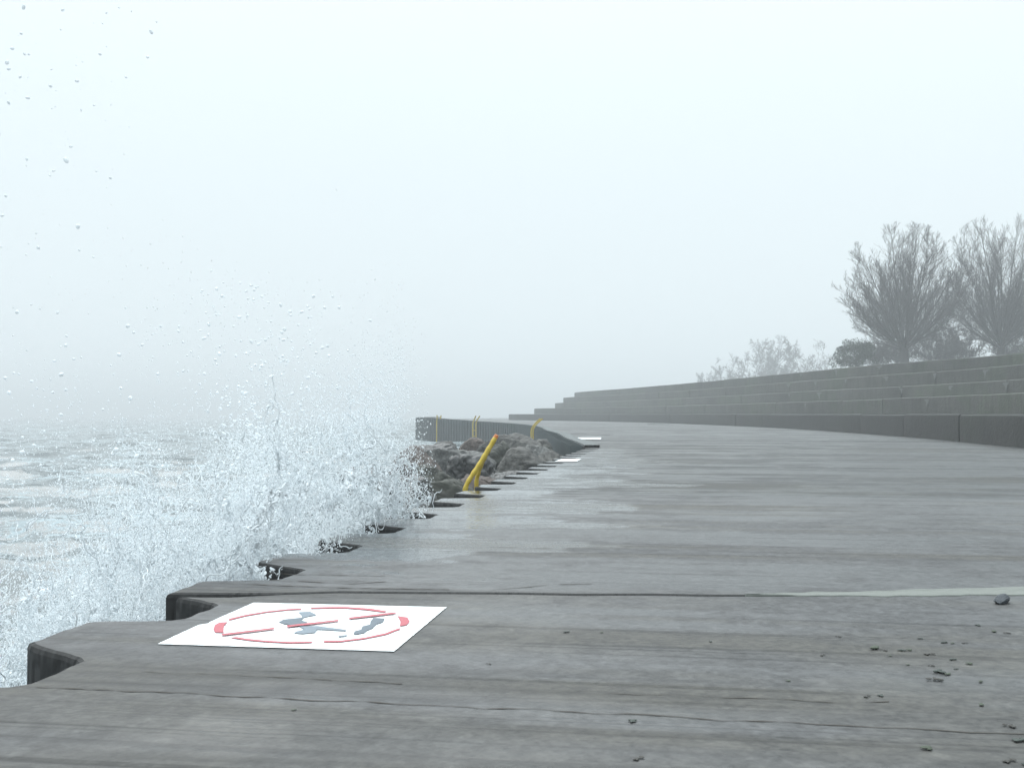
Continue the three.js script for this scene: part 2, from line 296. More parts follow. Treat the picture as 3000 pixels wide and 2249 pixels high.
{
  const NR = 520, NA = 480, pos = [], uv = [], idx = [];
  const A0 = -1.95, A1 = 0.42;
  for (let j = 0; j <= NR; j++) {
    const r = 1.2 * Math.pow(2400 / 1.2, Math.pow(j / NR, 1.25));
    for (let i = 0; i <= NA; i++) {
      const a = lerp(A0, A1, i / NA), x = Math.sin(a) * r, s = Math.cos(a) * r;
      const h = r < 900 ? seaHeight(x, s) : 0;
      pos.push(x, SEA + h, -s);
      uv.push(x / 26, s / 26);
    }
  }
  for (let j = 0; j < NR; j++) for (let i = 0; i < NA; i++) { const a = j * (NA + 1) + i, b = a + NA + 1; idx.push(a, a + 1, b, a + 1, b + 1, b); }
  const g = new THREE.BufferGeometry(); g.setAttribute('position', new THREE.Float32BufferAttribute(pos, 3)); g.setAttribute('uv', new THREE.Float32BufferAttribute(uv, 2)); g.setIndex(idx); g.computeVertexNormals();
  // torn lace of foam on grey green water, 26 m to a tile
  const K = 64, fc = new Uint8Array(2048 * 2048 * 4), fr = new Uint8Array(1024 * 1024 * 4);
  const foam = (u, v) => {
    const x = u * K, y = v * K, w1 = T1(x * 0.25, y * 0.25), w2 = T2(x, y);
    const patch = 0.6 * T3(x * 0.25 + 9, y * 0.5) + 0.4 * T1(x * 0.5, y * 1 + 5) + 0.25 * T2(x * 2, y * 4);
    const lace = Math.min(Math.abs(T1(x * 1 + w2 * 0.6, y * 2 + w1)), Math.abs(T2(x * 2 + w1, y * 3 + w2 * 0.6)) * 1.1, Math.abs(T3(x * 4 + w2, y * 6)) * 1.25);
    const fine = 0.5 + 0.5 * T3(x * 16, y * 16);
    const streak = sstep(0.22, 0.0, lace) * sstep(-0.28, 0.4, patch);
    return clamp(streak * (0.45 + 0.55 * fine) + 0.5 * sstep(0.3, 0.62, patch) * (0.3 + 0.7 * fine) * sstep(0.5, 0.1, lace));
  };
  for (let q = 0; q < 2048; q++) for (let i = 0; i < 2048; i++) { const f = foam((i + 0.5) / 2048, (q + 0.5) / 2048), k = (q * 2048 + i) * 4; fc[k] = toS(lerp(0.05, 0.33, f)) * 255; fc[k + 1] = toS(lerp(0.072, 0.40, f)) * 255; fc[k + 2] = toS(lerp(0.078, 0.43, f)) * 255; fc[k + 3] = 255; if (!(i & 1) && !(q & 1)) { const m = ((q >> 1) * 1024 + (i >> 1)) * 4; fr[m] = fr[m + 1] = fr[m + 2] = lerp(0.16, 0.8, f) * 255; fr[m + 3] = 255; } }
  const wrap = (d, n) => { const x = new THREE.DataTexture(d, n, n, THREE.RGBAFormat); x.wrapS = x.wrapT = THREE.RepeatWrapping; x.magFilter = THREE.LinearFilter; x.minFilter = THREE.LinearMipmapLinearFilter; x.generateMipmaps = true; x.needsUpdate = true; return x; };
  const cm = wrap(fc, 2048); cm.colorSpace = THREE.SRGBColorSpace;
  const m = mesh('lake_water', g, new THREE.MeshStandardMaterial({ map: cm, roughnessMap: wrap(fr, 1024), roughness: 1 }));
  tag(m, 'grey choppy lake water streaked with foam', null, null, 'structure');
}

// ---------------------------------------------------------------- stepped terrace: five tiers of long stone blocks
{
  const g = new THREE.Group(); g.name = numbered('stepped_revetment'); scene.add(g);
  tag(g, 'long curving stone terrace of five high steps beside the promenade', 'stepped terrace');
  const stainMat = std(0.11, 0.12, 0.11, 0.9);
  reseed(99);
  tierCurves.forEach((c, k) => {
    const tier = new THREE.Group(); tier.name = 'tier'; g.add(tier);
    const L = c.getLength(), blockL = [6.2, 5.4, 5.0, 4.6, 5.6][k], n = Math.floor(L / blockL), top = 0.7 * (k + 1), bot = top - (k ? 0.78 : 0.95);
    for (let b = 0; b < n; b++) {
      const N = 4, gap = 0.012, dy = rr(-0.012, 0.012), dn = rr(-0.02, 0.02), rings = [], cuts = [];
      // front profile (n inland, y): worn, rounded nosing
      const prof = [[0, bot], [0, top - 0.09], [0.012, top - 0.035], [0.045, top - 0.008], [0.11, top], [4.4, top + 0.02], [4.4, bot]];
      for (let i = 0; i <= N; i++) { const u = clamp((b * blockL + gap + (blockL - 2 * gap) * (i / N)) / L), p = c.getPointAt(u), t = c.getTangentAt(u); rings.push(prof.map(([o, y]) => [p.x + t.z * (o + dn), y + dy * (y > bot + 0.1 ? 1 : 0), -(p.z - t.x * (o + dn))])); cuts.push(u * L); }
      const pos = [], uv = [], idx = [], M = prof.length; let acc = [0]; for (let i = 1; i < M; i++) acc[i] = acc[i - 1] + Math.hypot(prof[i][0] - prof[i - 1][0], prof[i][1] - prof[i - 1][1]);
      rings.forEach((r, i) => r.forEach((p, m) => { pos.push(...p); uv.push(cuts[i] + k * 3.7, acc[m] + k * 1.3); if (i && m) { const a = (i - 1) * M + m - 1, q = i * M + m - 1; idx.push(a, q, a + 1, a + 1, q, q + 1); } }));
      for (const e of [0, N]) { const o = pos.length / 3; rings[e].forEach((p, m) => { pos.push(...p); uv.push(prof[m][0], prof[m][1]); }); for (let m = 1; m + 1 < M; m++) e ? idx.push(o, o + m, o + m + 1) : idx.push(o, o + m + 1, o + m); }
      const geo = new THREE.BufferGeometry(); geo.setAttribute('position', new THREE.Float32BufferAttribute(pos, 3)); geo.setAttribute('uv', new THREE.Float32BufferAttribute(uv, 2)); geo.setIndex(idx);
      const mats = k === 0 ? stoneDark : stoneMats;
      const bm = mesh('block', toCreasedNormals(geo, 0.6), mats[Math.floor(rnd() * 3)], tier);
      // chalky lime runs at some joints
      if (k > 0 && cuts[0] > 25 && cuts[0] < 85 && rnd() < 0.6) {
        const u = clamp(b * blockL / L), p = c.getPointAt(u), t = c.getTangentAt(u), hh = rr(0.2, 0.5), ww = rr(0.15, 0.4), mid = rr(-0.5, 0.5), poly = [];
        for (let i = 0; i <= 10; i++) poly.push([-ww + 2 * ww * i / 10, -0.03 - 0.03 * rnd()]);
        for (let i = 10; i >= 0; i--) { const q = -1 + 2 * i / 10; poly.push([q * ww, -0.07 - hh * Math.pow(Math.max(0, 1 - Math.abs(q - mid) * 0.7), 2.2) * rr(0.35, 1.15)]); }
        const sg = new THREE.ShapeGeometry(new THREE.Shape(poly.map((q) => new THREE.Vector2(...q))));
        const sm = mesh('lime_stain', sg, stainMat, bm);
        sm.position.set(p.x - t.z * 0.03 + 0, top - 0.06, -(p.z + t.x * 0.03)); sm.rotation.y = Math.atan2(-t.z, t.x * 1) + 0; sm.rotation.y = Math.atan2(-(t.z), -(t.x));
        const face = new THREE.Vector3(-t.z, 0, -t.x); sm.quaternion.setFromUnitVectors(new THREE.Vector3(0, 0, 1), face.normalize());
      }
    }
  });
}
// grassy bank behind the top tier
const bankLine = tierCurves[4].getPoints(200).map((p) => [p.x, p.z]);
function inland(x, s) { let best = 1e9, sg = 1; for (let i = 0; i + 1 < bankLine.length; i++) { const a = bankLine[i], b = bankLine[i + 1], dx = b[0] - a[0], ds = b[1] - a[1], t = clamp(((x - a[0]) * dx + (s - a[1]) * ds) / (dx * dx + ds * ds)), ex = x - a[0] - dx * t, es = s - a[1] - ds * t, q = Math.hypot(ex, es); if (q < best) { best = q; sg = ex * ds - es * dx > 0 ? 1 : -1; } } return best * sg; }
const bankY = (x, s) => { const d = Math.max(0, inland(x, s) - 1); return 3.46 + 0.085 * Math.min(14, d) + 0.03 * clamp(d - 14, 0, 80) + 0.08 * n3(x * 0.3, 2, s * 0.3); };
{
  const pos = [], ok = [], idx = [], X0 = -30, X1 = 150, S0 = -10, S1 = 290, NX = 120, NS = 170;
  for (let j = 0; j <= NS; j++) for (let i = 0; i <= NX; i++) { const x = lerp(X0, X1, i / NX), s = lerp(S0, S1, j / NS), d = inland(x, s); ok.push(d > 0.8); pos.push(x, bankY(x, s), -s); }
  for (let j = 0; j < NS; j++) for (let i = 0; i < NX; i++) { const a = j * (NX + 1) + i, b = a + NX + 1; if (ok[a] && ok[a + 1] && ok[b] && ok[b + 1]) idx.push(a, a + 1, b, a + 1, b + 1, b); }
  const g = new THREE.BufferGeometry(); g.setAttribute('position', new THREE.Float32BufferAttribute(pos, 3)); g.setIndex(idx); g.computeVertexNormals();
  const m = mesh('grass_bank', g, grassMat); tag(m, 'dull winter grass bank behind the terrace', null, null, 'structure');
}

// ---------------------------------------------------------------- painted signs on the deck
const flat = (pts, y, mat, name, parent) => { const g = new THREE.ShapeGeometry(new THREE.Shape(pts.map(([x, s]) => new THREE.Vector2(x, s)))); g.rotateX(-Math.PI / 2); const m = mesh(name, g, mat, parent); m.position.y = y; return m; };
{
  const sg = new THREE.Group(); sg.name = numbered('painted_sign'); scene.add(sg);
  tag(sg, 'white painted square with red no diving ring and slash on deck', 'painted sign');
  const rough = (pts, amp) => { const o = []; pts.forEach((p, i) => { const q = pts[(i + 1) % pts.length]; const n = Math.max(1, Math.floor(Math.hypot(q[0] - p[0], q[1] - p[1]) / 0.02)); for (let t = 0; t < n; t++) { const x = lerp(p[0], q[0], t / n), s = lerp(p[1], q[1], t / n); o.push([x + amp * n3(x * 40, s * 40, 2), s + amp * n3(x * 40, s * 40, 9)]); } }); return o; };
  flat(rough([[-1.58, 3.13], [-1.588, 3.436], [-1.567, 3.464], [-1.573, 3.486], [-1.574, 3.868], [-0.846, 3.885], [-0.842, 3.14]], 0.003), 0.003, whitePaint, 'white_square', sg);
  for (const p of [
    [[-1.528, 3.541], [-1.499, 3.623], [-1.451, 3.694], [-1.391, 3.75], [-1.353, 3.768], [-1.344, 3.743], [-1.382, 3.728], [-1.443, 3.672], [-1.488, 3.597], [-1.515, 3.511]],
    [[-1.326, 3.793], [-1.26, 3.812], [-1.201, 3.822], [-1.107, 3.804], [-1.034, 3.759], [-1.039, 3.735], [-1.102, 3.766], [-1.191, 3.791], [-1.26, 3.782], [-1.316, 3.765]],
    [[-0.913, 3.477], [-0.937, 3.384], [-0.982, 3.307], [-1.041, 3.253], [-1.091, 3.243], [-1.085, 3.22], [-1.034, 3.232], [-0.975, 3.286], [-0.929, 3.357], [-0.906, 3.448]],
    [[-1.397, 3.242], [-1.329, 3.212], [-1.255, 3.195], [-1.178, 3.19], [-1.116, 3.208], [-1.122, 3.227], [-1.186, 3.211], [-1.264, 3.216], [-1.338, 3.236], [-1.38, 3.254]]]) flat(rough(p, 0.002), 0.0055, redPaint, 'ring_stroke', sg);
  flat(rough([[-1.501, 3.355], [-1.525, 3.421], [-1.531, 3.469], [-1.506, 3.481], [-1.492, 3.419], [-1.46, 3.337], [-1.446, 3.311], [-1.476, 3.311]], 0.003), 0.0062, redPaint, 'ring_stroke', sg);
  flat(rough([[-0.974, 3.677], [-0.934, 3.656], [-0.908, 3.588], [-0.902, 3.519], [-0.922, 3.5], [-0.934, 3.57]], 0.003), 0.0062, redPaint, 'ring_stroke', sg);
  for (const p of [[[-1.444, 3.281], [-1.315, 3.404], [-1.304, 3.384], [-1.426, 3.26]], [[-1.288, 3.446], [-1.152, 3.568], [-1.142, 3.546], [-1.273, 3.418]], [[-1.128, 3.612], [-1.001, 3.732], [-0.983, 3.712], [-1.118, 3.584]]]) flat(rough(p, 0.002), 0.0078, redPaint, 'slash_stroke', sg);
  flat(rough([[-1.338, 3.694], [-1.3, 3.711], [-1.255, 3.65], [-1.273, 3.625], [-1.284, 3.59], [-1.31, 3.647]], 0.003), 0.0055, greyPaintPale, 'diver_arm', sg);
  flat(rough([[-1.339, 3.512], [-1.339, 3.555], [-1.288, 3.601], [-1.279, 3.583], [-1.274, 3.549], [-1.244, 3.522], [-1.234, 3.485], [-1.266, 3.454], [-1.313, 3.485]], 0.003), 0.0055, greyPaint, 'diver_body', sg);
  flat(rough([[-1.244, 3.45], [-1.189, 3.466], [-1.073, 3.415], [-1.07, 3.398], [-1.169, 3.407], [-1.161, 3.356], [-1.192, 3.332], [-1.223, 3.339], [-1.225, 3.369], [-1.211, 3.401]], 0.003), 0.0055, greyPaintPale, 'diver_legs', sg);
  flat(rough([[-1.047, 3.633], [-1.006, 3.626], [-0.993, 3.561], [-1.005, 3.52], [-0.997, 3.459], [-1.006, 3.421], [-1.003, 3.38], [-1.022, 3.347], [-1.034, 3.361], [-1.042, 3.403], [-1.028, 3.429], [-1.041, 3.482], [-1.026, 3.517], [-1.038, 3.567]], 0.003), 0.0055, greyPaint, 'wave_mark', sg);
  flat([[-1.072, 3.323], [-1.045, 3.341], [-1.046, 3.315], [-1.064, 3.303]], 0.0055, greyPaintPale, 'ripple_mark', sg);
  const m1 = flat([[-1.87, 16.0], [-1.54, 16.1], [-1.56, 17.0], [-1.86, 16.9]], 0.006, whitePaint, 'painted_mark'); tag(m1, 'small white paint mark on deck just beyond the yellow ladder', 'paint mark');
  const m2 = flat([[-3.02, 30.4], [-2.25, 30.45], [-2.4, 32.6], [-3.2, 32.5]], 0.006, whitePaint, 'painted_mark'); tag(m2, 'distant white paint mark on deck beside the seawall corner', 'paint mark');
}

// ---------------------------------------------------------------- yellow ladders
const tube = (pts, r, seg = 24, rad = 8) => new THREE.TubeGeometry(new THREE.CatmullRomCurve3(pts.map(([x, y, s]) => new THREE.Vector3(x, y, -s)), false, 'centripetal'), seg, r, rad, false);
function bumpyTube(pts, r, seg = 110) {             // wrapped, slightly knobbly grip
  const g = tube(pts, r, seg, 10), p = g.attributes.position, c = new THREE.CatmullRomCurve3(pts.map(([x, y, s]) => new THREE.Vector3(x, y, -s)), false, 'centripetal');
  for (let i = 0; i <= seg; i++) { const o = c.getPointAt(i / seg), k = 1 + 0.09 * Math.sin(i * 1.35) + 0.08 * n3(i * 0.21, 3, 1); for (let j = 0; j <= 10; j++) { const q = i * 11 + j; p.setXYZ(q, o.x + (p.getX(q) - o.x) * k, o.y + (p.getY(q) - o.y) * k, o.z + (p.getZ(q) - o.z) * k); } }
  g.computeVertexNormals(); return g;
}
{
  const g = thing('ladder', -2.12, 0, 11.0); tag(g, 'yellow ladder with two leaning grab rails at the near deck edge', 'ladder', 'yellow ladders on the lake walls');
  mesh('rail', bumpyTube([[-0.06, -1.7, -0.13], [-0.06, -0.5, -0.13], [-0.06, -0.12, -0.13], [-0.05, -0.03, -0.125], [0.08, 0.2, -0.05], [0.22, 0.455, 0.04]], 0.025), yellowMat, g);
  mesh('rail', bumpyTube([[-0.0, -1.7, 0.17], [-0.0, -0.5, 0.17], [0.0, -0.1, 0.17], [0.005, 0.02, 0.165], [0.05, 0.16, 0.14], [0.2, 0.43, 0.08]], 0.023), yellowMat, g);
  const c = new THREE.CylinderGeometry(0.021, 0.026, 0.04, 12); const m = mesh('end_cap', c, orangeMat, g); m.position.set(0.228, 0.47, -0.045); m.rotation.z = -0.52;
  for (const y of [-0.35, -0.7, -1.05]) mesh('rung', tube([[-0.05, y, -0.13], [-0.02, y, 0.17]], 0.016, 4), yellowMat, g);
  const far = (x, s, top, turn, lean, label) => {
    const f = thing('ladder', x, 0, s); tag(f, label, 'ladder', 'yellow ladders on the lake walls'); f.rotation.y = turn;
    for (const o of [-0.12, 0.12]) mesh('rail', tube([[-0.05, -1.4, o], [-0.05, -0.4, o], [-0.04, top - 0.42, o], [0.02 + lean * 0.3, top - 0.2, o], [0.04 + lean, top, o * 1.3]], 0.00065 * s, 20, 6), yellowMat, f);
    for (const y of [-0.3, -0.65]) mesh('rung', tube([[-0.05, y, -0.12], [-0.05, y, 0.12]], 0.02, 3, 6), yellowMat, f);
  };
  far(-16.3, 72.2, 0.62, -0.9, 0.02, 'thin yellow ladder rails at the far lake end of the seawall');
  far(-12.6, 65.9, 0.58, -0.75, 0.25, 'yellow ladder rails midway along the corrugated seawall');
  far(-5.95, 43.7, 0.52, -0.2, 0.3, 'bent yellow ladder rails on the near part of the seawall');
}

// ---------------------------------------------------------------- boulders between the deck edge and the seawall
function boulder(seed, rx, ry, rz, cuts = 12, flatTop = 0) {
  reseed(seed); const g0 = new THREE.IcosahedronGeometry(1, 14); g0.deleteAttribute('uv'); g0.deleteAttribute('normal'); const g = mergeVertices(g0, 1e-4);
  const pl = []; for (let i = 0; i < cuts; i++) { const v = new THREE.Vector3(gauss(), gauss(), gauss()).normalize(); pl.push([v, rr(0.62, 0.92)]); }
  if (flatTop) pl.push([new THREE.Vector3(rr(-0.15, 0.15), 1, rr(-0.15, 0.15)).normalize(), flatTop]);
  const p = g.attributes.position, v = new THREE.Vector3();
  for (let i = 0; i < p.count; i++) {
    v.fromBufferAttribute(p, i).normalize(); let r = 1; for (const [n, d] of pl) { const q = v.dot(n); if (q > 0.05) r = Math.min(r, d / q); }
    const b = v.clone();
    r *= 1 + 0.10 * fbm(b.x * 2.2 + seed, b.y * 2.2, b.z * 2.2, 3) + 0.07 * fbm(b.x * 6 + seed, b.y * 11, b.z * 6, 4) - 0.10 * Math.pow(1 - Math.min(1, Math.abs(n3(b.x * 1.7 + seed, b.y * 3.1, b.z * 1.7)) * 6), 2);
    p.setXYZ(i, v.x * r * rx, v.y * r * ry, v.z * r * rz);
  }
  g.computeVertexNormals(); const uv = new Float32Array(p.count * 2); for (let i = 0; i < p.count; i++) { uv[2 * i] = p.getX(i) + p.getZ(i) * 0.7; uv[2 * i + 1] = p.getY(i) + p.getZ(i) * 0.3; }
  g.setAttribute('uv', new THREE.BufferAttribute(uv, 2)); return g;
}
{
  const rockTex = tex(512, 512, (u, v) => { const m = 1 + 0.35 * T1(u * 16, v * 16) + 0.3 * T2(u * 48, v * 48) + 0.25 * T3(u * 128, v * 128) + 0.2 * T1(u * 8, v * 64); return [toS(clamp(0.5 * m)), toS(clamp(0.5 * m)), toS(clamp(0.49 * m))]; }, true);
  rockTex.repeat.set(0.5, 0.5);
  const rm = (r, g, b, ro = 0.75) => new THREE.MeshStandardMaterial({ map: rockTex, color: lin(r, g, b), roughness: ro, bumpMap: stoneBump, bumpScale: 0.03 });
  const dark = rm(0.035, 0.035, 0.034, 0.4), grey = rm(0.115, 0.11, 0.102), brown = rm(0.13, 0.10, 0.087), pale = rm(0.17, 0.17, 0.165), green = rm(0.075, 0.077, 0.063);
  // x, s, top, half-width x, half-height, half-depth, material, label, flatTop, turn
  const rows = [
    [-2.72, 10.75, 0.10, 0.34, 0.62, 0.5, dark, 'dark wet boulder right behind the splash by deck edge', 0, 0.4],
    [-3.35, 11.3, 0.14, 0.45, 0.7, 0.5, dark, 'dark wet boulder veiled by white spray', 0, 1.2],
    [-2.62, 12.3, -0.04, 0.36, 0.55, 0.55, green, 'low mossy boulder just left of the ladder foot', 0.8, 2.2],
    [-4.0, 16.6, 0.22, 0.62, 0.75, 0.55, brown, 'sloping reddish brown rock slab at the water side', 0, 0.9],
    [-3.2, 16.3, 0.10, 0.42, 0.6, 0.5, dark, 'small dark flat topped rock behind ladder foot', 0.75, 0.1],
    [-4.1, 19.8, 0.08, 0.75, 0.65, 0.6, pale, 'wide flat rock with pale wet top', 0.7, 0.2],
    [-4.95, 21.6, 0.12, 0.6, 0.7, 0.5, dark, 'long dark rock jutting towards the lake', 0.75, 0.1],
    [-2.86, 18.9, 0.14, 0.58, 0.7, 0.75, grey, 'rounded grey boulder right of the ladder', 0, 3.1],
    [-3.55, 20.4, 0.21, 0.4, 0.7, 0.45, green, 'upright shadowed rock just behind ladder top', 0, 1.7],
    [-4.15, 26.4, 0.24, 0.85, 0.75, 0.6, grey, 'big grey boulder topping the pile below the seawall', 0.8, 0.4],
    [-3.1, 23.5, 0.05, 0.42, 0.6, 0.5, pale, 'pale edged rock beside the deck near seawall corner', 0.8, 0.6],
    [-5.1, 26.7, 0.13, 0.5, 0.7, 0.5, brown, 'brown rock at the middle of the seawall foot', 0, 0.3],
    [-5.6, 25.6, 0.06, 0.5, 0.65, 0.5, grey, 'grey rock at the lakeward end of the pile', 0.8, 2.0],
    [-2.6, 21.5, -0.02, 0.34, 0.55, 0.5, grey, 'small grey rock tucked against the deck edge', 0, 0.9],
    [-2.58, 13.9, -0.07, 0.34, 0.55, 0.45, brown, 'low brown rock between ladder and rounded boulder', 0, 2.4],
    [-3.35, 14.8, 0.0, 0.45, 0.6, 0.5, green, 'low greenish rock left of the ladder rails', 0.8, 1.0],
    [-2.62, 16.1, -0.14, 0.34, 0.55, 0.5, dark, 'dark low rock hugging the notched edge', 0, 0.3],
    [-4.3, 13.2, -0.25, 0.5, 0.6, 0.5, dark, 'half sunk dark rock out in the foam', 0, 1.4],
    [-5.3, 18.2, -0.3, 0.6, 0.6, 0.6, brown, 'half sunk brown rock beyond the reddish slab', 0, 0.7],
    [-3.3, 25.6, 0.0, 0.5, 0.6, 0.5, green, 'greenish rock wedged below the seawall corner', 0.8, 1.9],
    [-3.7, 28.2, 0.06, 0.5, 0.65, 0.5, grey, 'grey rock in the corner of deck and seawall', 0.8, 0.8],
  ];
  rows.forEach(([x, s, top, rx, ry, rz, mat, label, ft, turn], i) => {
    const geo = boulder(100 + i * 17, rx, ry, rz, 13, ft); geo.rotateY(turn); geo.computeBoundingBox();
    const m = mesh('boulder', geo, mat); m.position.set(x, top - geo.boundingBox.max.y, -s); tag(m, label, 'boulder', 'boulders below the deck edge');
  });
}

// ---------------------------------------------------------------- debris on the deck
{
  const geo = boulder(901, 0.055, 0.019, 0.024, 8); const m = mesh('stone', geo, std(0.035, 0.042, 0.05, 0.6)); m.position.set(1.165, 0.013, -4.3); m.rotation.y = 0.9; m.rotation.z = 0.1;
  tag(m, 'dark elongated stone lying by the pale mortar strip', 'stone');
  const weed = [std(0.03, 0.042, 0.022, 0.6), std(0.035, 0.033, 0.028, 0.7), std(0.025, 0.035, 0.028, 0.6)];
  const scrapGeos = [];
  for (let v = 0; v < 6; v++) { const parts = []; reseed(300 + v); for (let i = 0; i < 3 + v % 3; i++) { const b = new THREE.IcosahedronGeometry(1, 1); b.scale(rr(0.006, 0.015), rr(0.0012, 0.0026), rr(0.004, 0.01)); b.rotateY(rr(0, 3)); b.translate(rr(-0.016, 0.016), 0.002 + rr(0, 0.002), rr(-0.009, 0.009)); parts.push(b); } scrapGeos.push(mergeGeometries(parts)); }
  const spots = [[0.57, 3.41, 1.5], [0.585, 3.385, .7], [0.64, 3.39, .9], [0.66, 3.4, .8], [0.71, 3.35, 1], [0.68, 3.12, 1.4], [0.705, 3.1, .8], [0.65, 3.03, 1.3], [0.79, 3.53, .8], [0.81, 3.52, .6], [0.85, 3.53, .6], [0.96, 3.83, .8], [0.99, 3.73, .9], [1.02, 3.71, .7], [0.76, 3.29, .8], [0.79, 3.24, .9], [0.45, 2.83, .7], [0.48, 2.84, .7], [0.71, 2.79, .7], [0.72, 2.61, .9], [0.71, 2.5, 1.1], [0.5, 2.41, 1.1], [0.65, 2.35, .9], [0.67, 2.33, .7], [0.77, 3.03, .6], [0.48, 3.57, .6], [0.73, 3.58, .6], [0.27, 2.96, .6], [0.4, 3.29, .6], [-0.12, 2.52, .9], [-0.91, 2.49, .5], [-0.54, 3.03, .5], [-0.37, 3.51, .8], [-0.26, 3.52, .5], [-0.09, 2.25, .8], [0.08, 3.43, .5], [0.62, 3.2, .5], [0.68, 3.2, .6], [0.74, 3.17, .5], [0.59, 3.31, .5]];
  reseed(41);
  spots.forEach(([x, s, k], i) => { const w = mesh('weed_scrap', scrapGeos[i % 6], weed[i % 3]); w.position.set(x, 0.001, -s); w.rotation.y = rr(-0.5, 0.5); w.scale.set(k * 0.8, k * 0.8, k * 0.8); tag(w, 'small dark scrap of weed lying on the grey deck', 'weed scrap', 'scraps of weed strewn on the deck'); });
}

// ---------------------------------------------------------------- bare trees
// tapered many-sided tube between points with radii, collected into flat arrays
class Branches {
  constructor() { this.p = []; this.i = []; }
  add(pts, rad, sides) {
    const base = this.p.length / 3, up = new THREE.Vector3(0.3, 0.1, 0.9), t = new THREE.Vector3(), a = new THREE.Vector3(), b = new THREE.Vector3();
    pts.forEach((q, k) => {
      t.subVectors(pts[Math.min(pts.length - 1, k + 1)], pts[Math.max(0, k - 1)]).normalize(); a.crossVectors(t, up).normalize(); b.crossVectors(t, a);
      for (let m = 0; m < sides; m++) { const w = (m / sides) * Math.PI * 2, c = Math.cos(w) * rad[k], s = Math.sin(w) * rad[k]; this.p.push(q.x + a.x * c + b.x * s, q.y + a.y * c + b.y * s, q.z + a.z * c + b.z * s); }
      if (k) for (let m = 0; m < sides; m++) { const n = (m + 1) % sides, o = base + (k - 1) * sides, r = base + k * sides; this.i.push(o + m, o + n, r + m, o + n, r + n, r + m); }
    });
  }
  geo() { const g = new THREE.BufferGeometry(); g.setAttribute('position', new THREE.Float32BufferAttribute(this.p, 3)); g.setIndex(this.i); g.computeVertexNormals(); return g; }
}
function bareTree(name, x, y, s, o, label, group) {
  reseed(o.seed); const big = new Branches(), fine = new Branches(), V = THREE.Vector3, H = o.h;
  const ry = H * 0.54, cy = H - ry, rx = o.rx ?? H * 0.46, dome = (q) => Math.hypot(q.x / rx, (q.y - cy) / ry, q.z / rx);
  const grow = (from, dir, len, r, level) => {
    const n = level === 0 ? 9 : level === 1 ? 6 : level === 2 ? 4 : 2, pts = [from.clone()], rad = [r], d = dir.clone(), q = from.clone();
    for (let k = 1; k <= n; k++) {
      d.y += (level === 0 ? 0.055 : 0.05) * (o.rise ?? 1); { const wob = level ? 0.09 : 0.035; d.x += gauss() * wob; d.z += gauss() * wob; } d.normalize(); q.addScaledVector(d, len / n); if (level && dome(q) > 1.04) break; pts.push(q.clone()); rad.push(Math.max(o.twig, r * Math.pow(1 - k / (n + 0.6), 0.8)));
      if (level < 3) {
        const start = level === 0 ? 0.22 : 0.12;
        const kids = level === 0 ? o.kids : level === 1 ? o.kids1 : o.kids2;
        if (k / n > start) for (let c = 0; c < kids; c++) {
          if (rnd() > (level ? 0.86 : 0.75)) continue;
          const side = new V(gauss(), gauss() * 0.4 + 0.1, gauss()).cross(d).normalize(), spread = rr(0.25, 0.62) * (o.spread ?? 1) * (level ? 1.25 : 1), nd = d.clone().multiplyScalar(Math.cos(spread)).addScaledVector(side, Math.sin(spread));
          nd.y += 0.06; nd.normalize();
          const left = 1 - 0.72 * (k / n), ll = (level === 0 ? len * 0.52 : level === 1 ? len * 0.5 : len * 0.55) * (0.4 + 0.6 * left) * rr(0.7, 1.15);
          grow(q.clone().addScaledVector(d, -rnd() * len / n), nd, ll, Math.max(o.twig, rad[k] * 0.55), level + 1);
        }
      }
    }
    if (pts.length < 2) return; (level < 2 ? big : fine).add(pts, rad, level === 0 ? 6 : level === 1 ? 5 : 3);
  };
  const trunkH = o.trunk, tp = [], tr = []; for (let k = 0; k <= 5; k++) { tp.push(new V(0.05 * k * gauss() * 0.3, -0.3 + (trunkH + 0.3) * k / 5, 0)); tr.push(o.r * (1.25 - 0.35 * k / 5) * (k === 0 ? 1.25 : 1)); }
  big.add(tp, tr, 9);
  for (let i = 0; i < o.limbs; i++) {
    const az = i * 2.399 + rr(-0.3, 0.3), f = Math.sqrt((i + 0.5) / o.limbs), tilt = f * o.open, d = new V(Math.sin(tilt) * Math.cos(az), Math.cos(tilt), Math.sin(tilt) * Math.sin(az));
    const from = new V(0, trunkH * rr(0.72, 1.0), 0), end = from.clone(); let ll = 0; while (dome(end.addScaledVector(d, 0.05)) < 0.97 && ll < 2 * H) ll += 0.05;
    grow(from, d, ll * rr(0.93, 1.04), o.r * lerp(0.25, 0.18, f), 0);
  }
  const t = thing(name, x, bankY(x, s) - 0.05, s); mesh('trunk', big.geo(), barkMat, t); mesh('crown', fine.geo(), twigMat, t); tag(t, label, 'tree', group); return t;
}
const oak = { seed: 11, h: 11.6, trunk: 1.7, r: 0.34, limbs: 34, open: 1.32, rx: 5.6, kids: 2, kids1: 2, kids2: 2, twig: 0.0065, spread: 0.95 };
bareTree('bare_tree', 17.7, 0, 91.8, oak, 'fan shaped bare tree, left one of the two tall trees', 'tall bare trees behind the terrace');
bareTree('bare_tree', 26.0, 4.9, 95.1, { ...oak, seed: 29, h: 12.4, limbs: 36, open: 1.25, rx: 5.2 }, 'tall bare tree cut by the right edge of the photo', 'tall bare trees behind the terrace');
const mist = { seed: 51, h: 5.2, trunk: 0.6, r: 0.16, limbs: 14, open: 1.5, spread: 1.7, kids: 2, kids1: 2, kids2: 1, twig: 0.016 };
bareTree('bare_tree', 18.0, 0, 230, { ...mist, h: 13.6, rx: 7.6, twig: 0.028, kids2: 2 }, 'pale rounded tree crown far back in the mist', 'misty trees beyond the terrace');
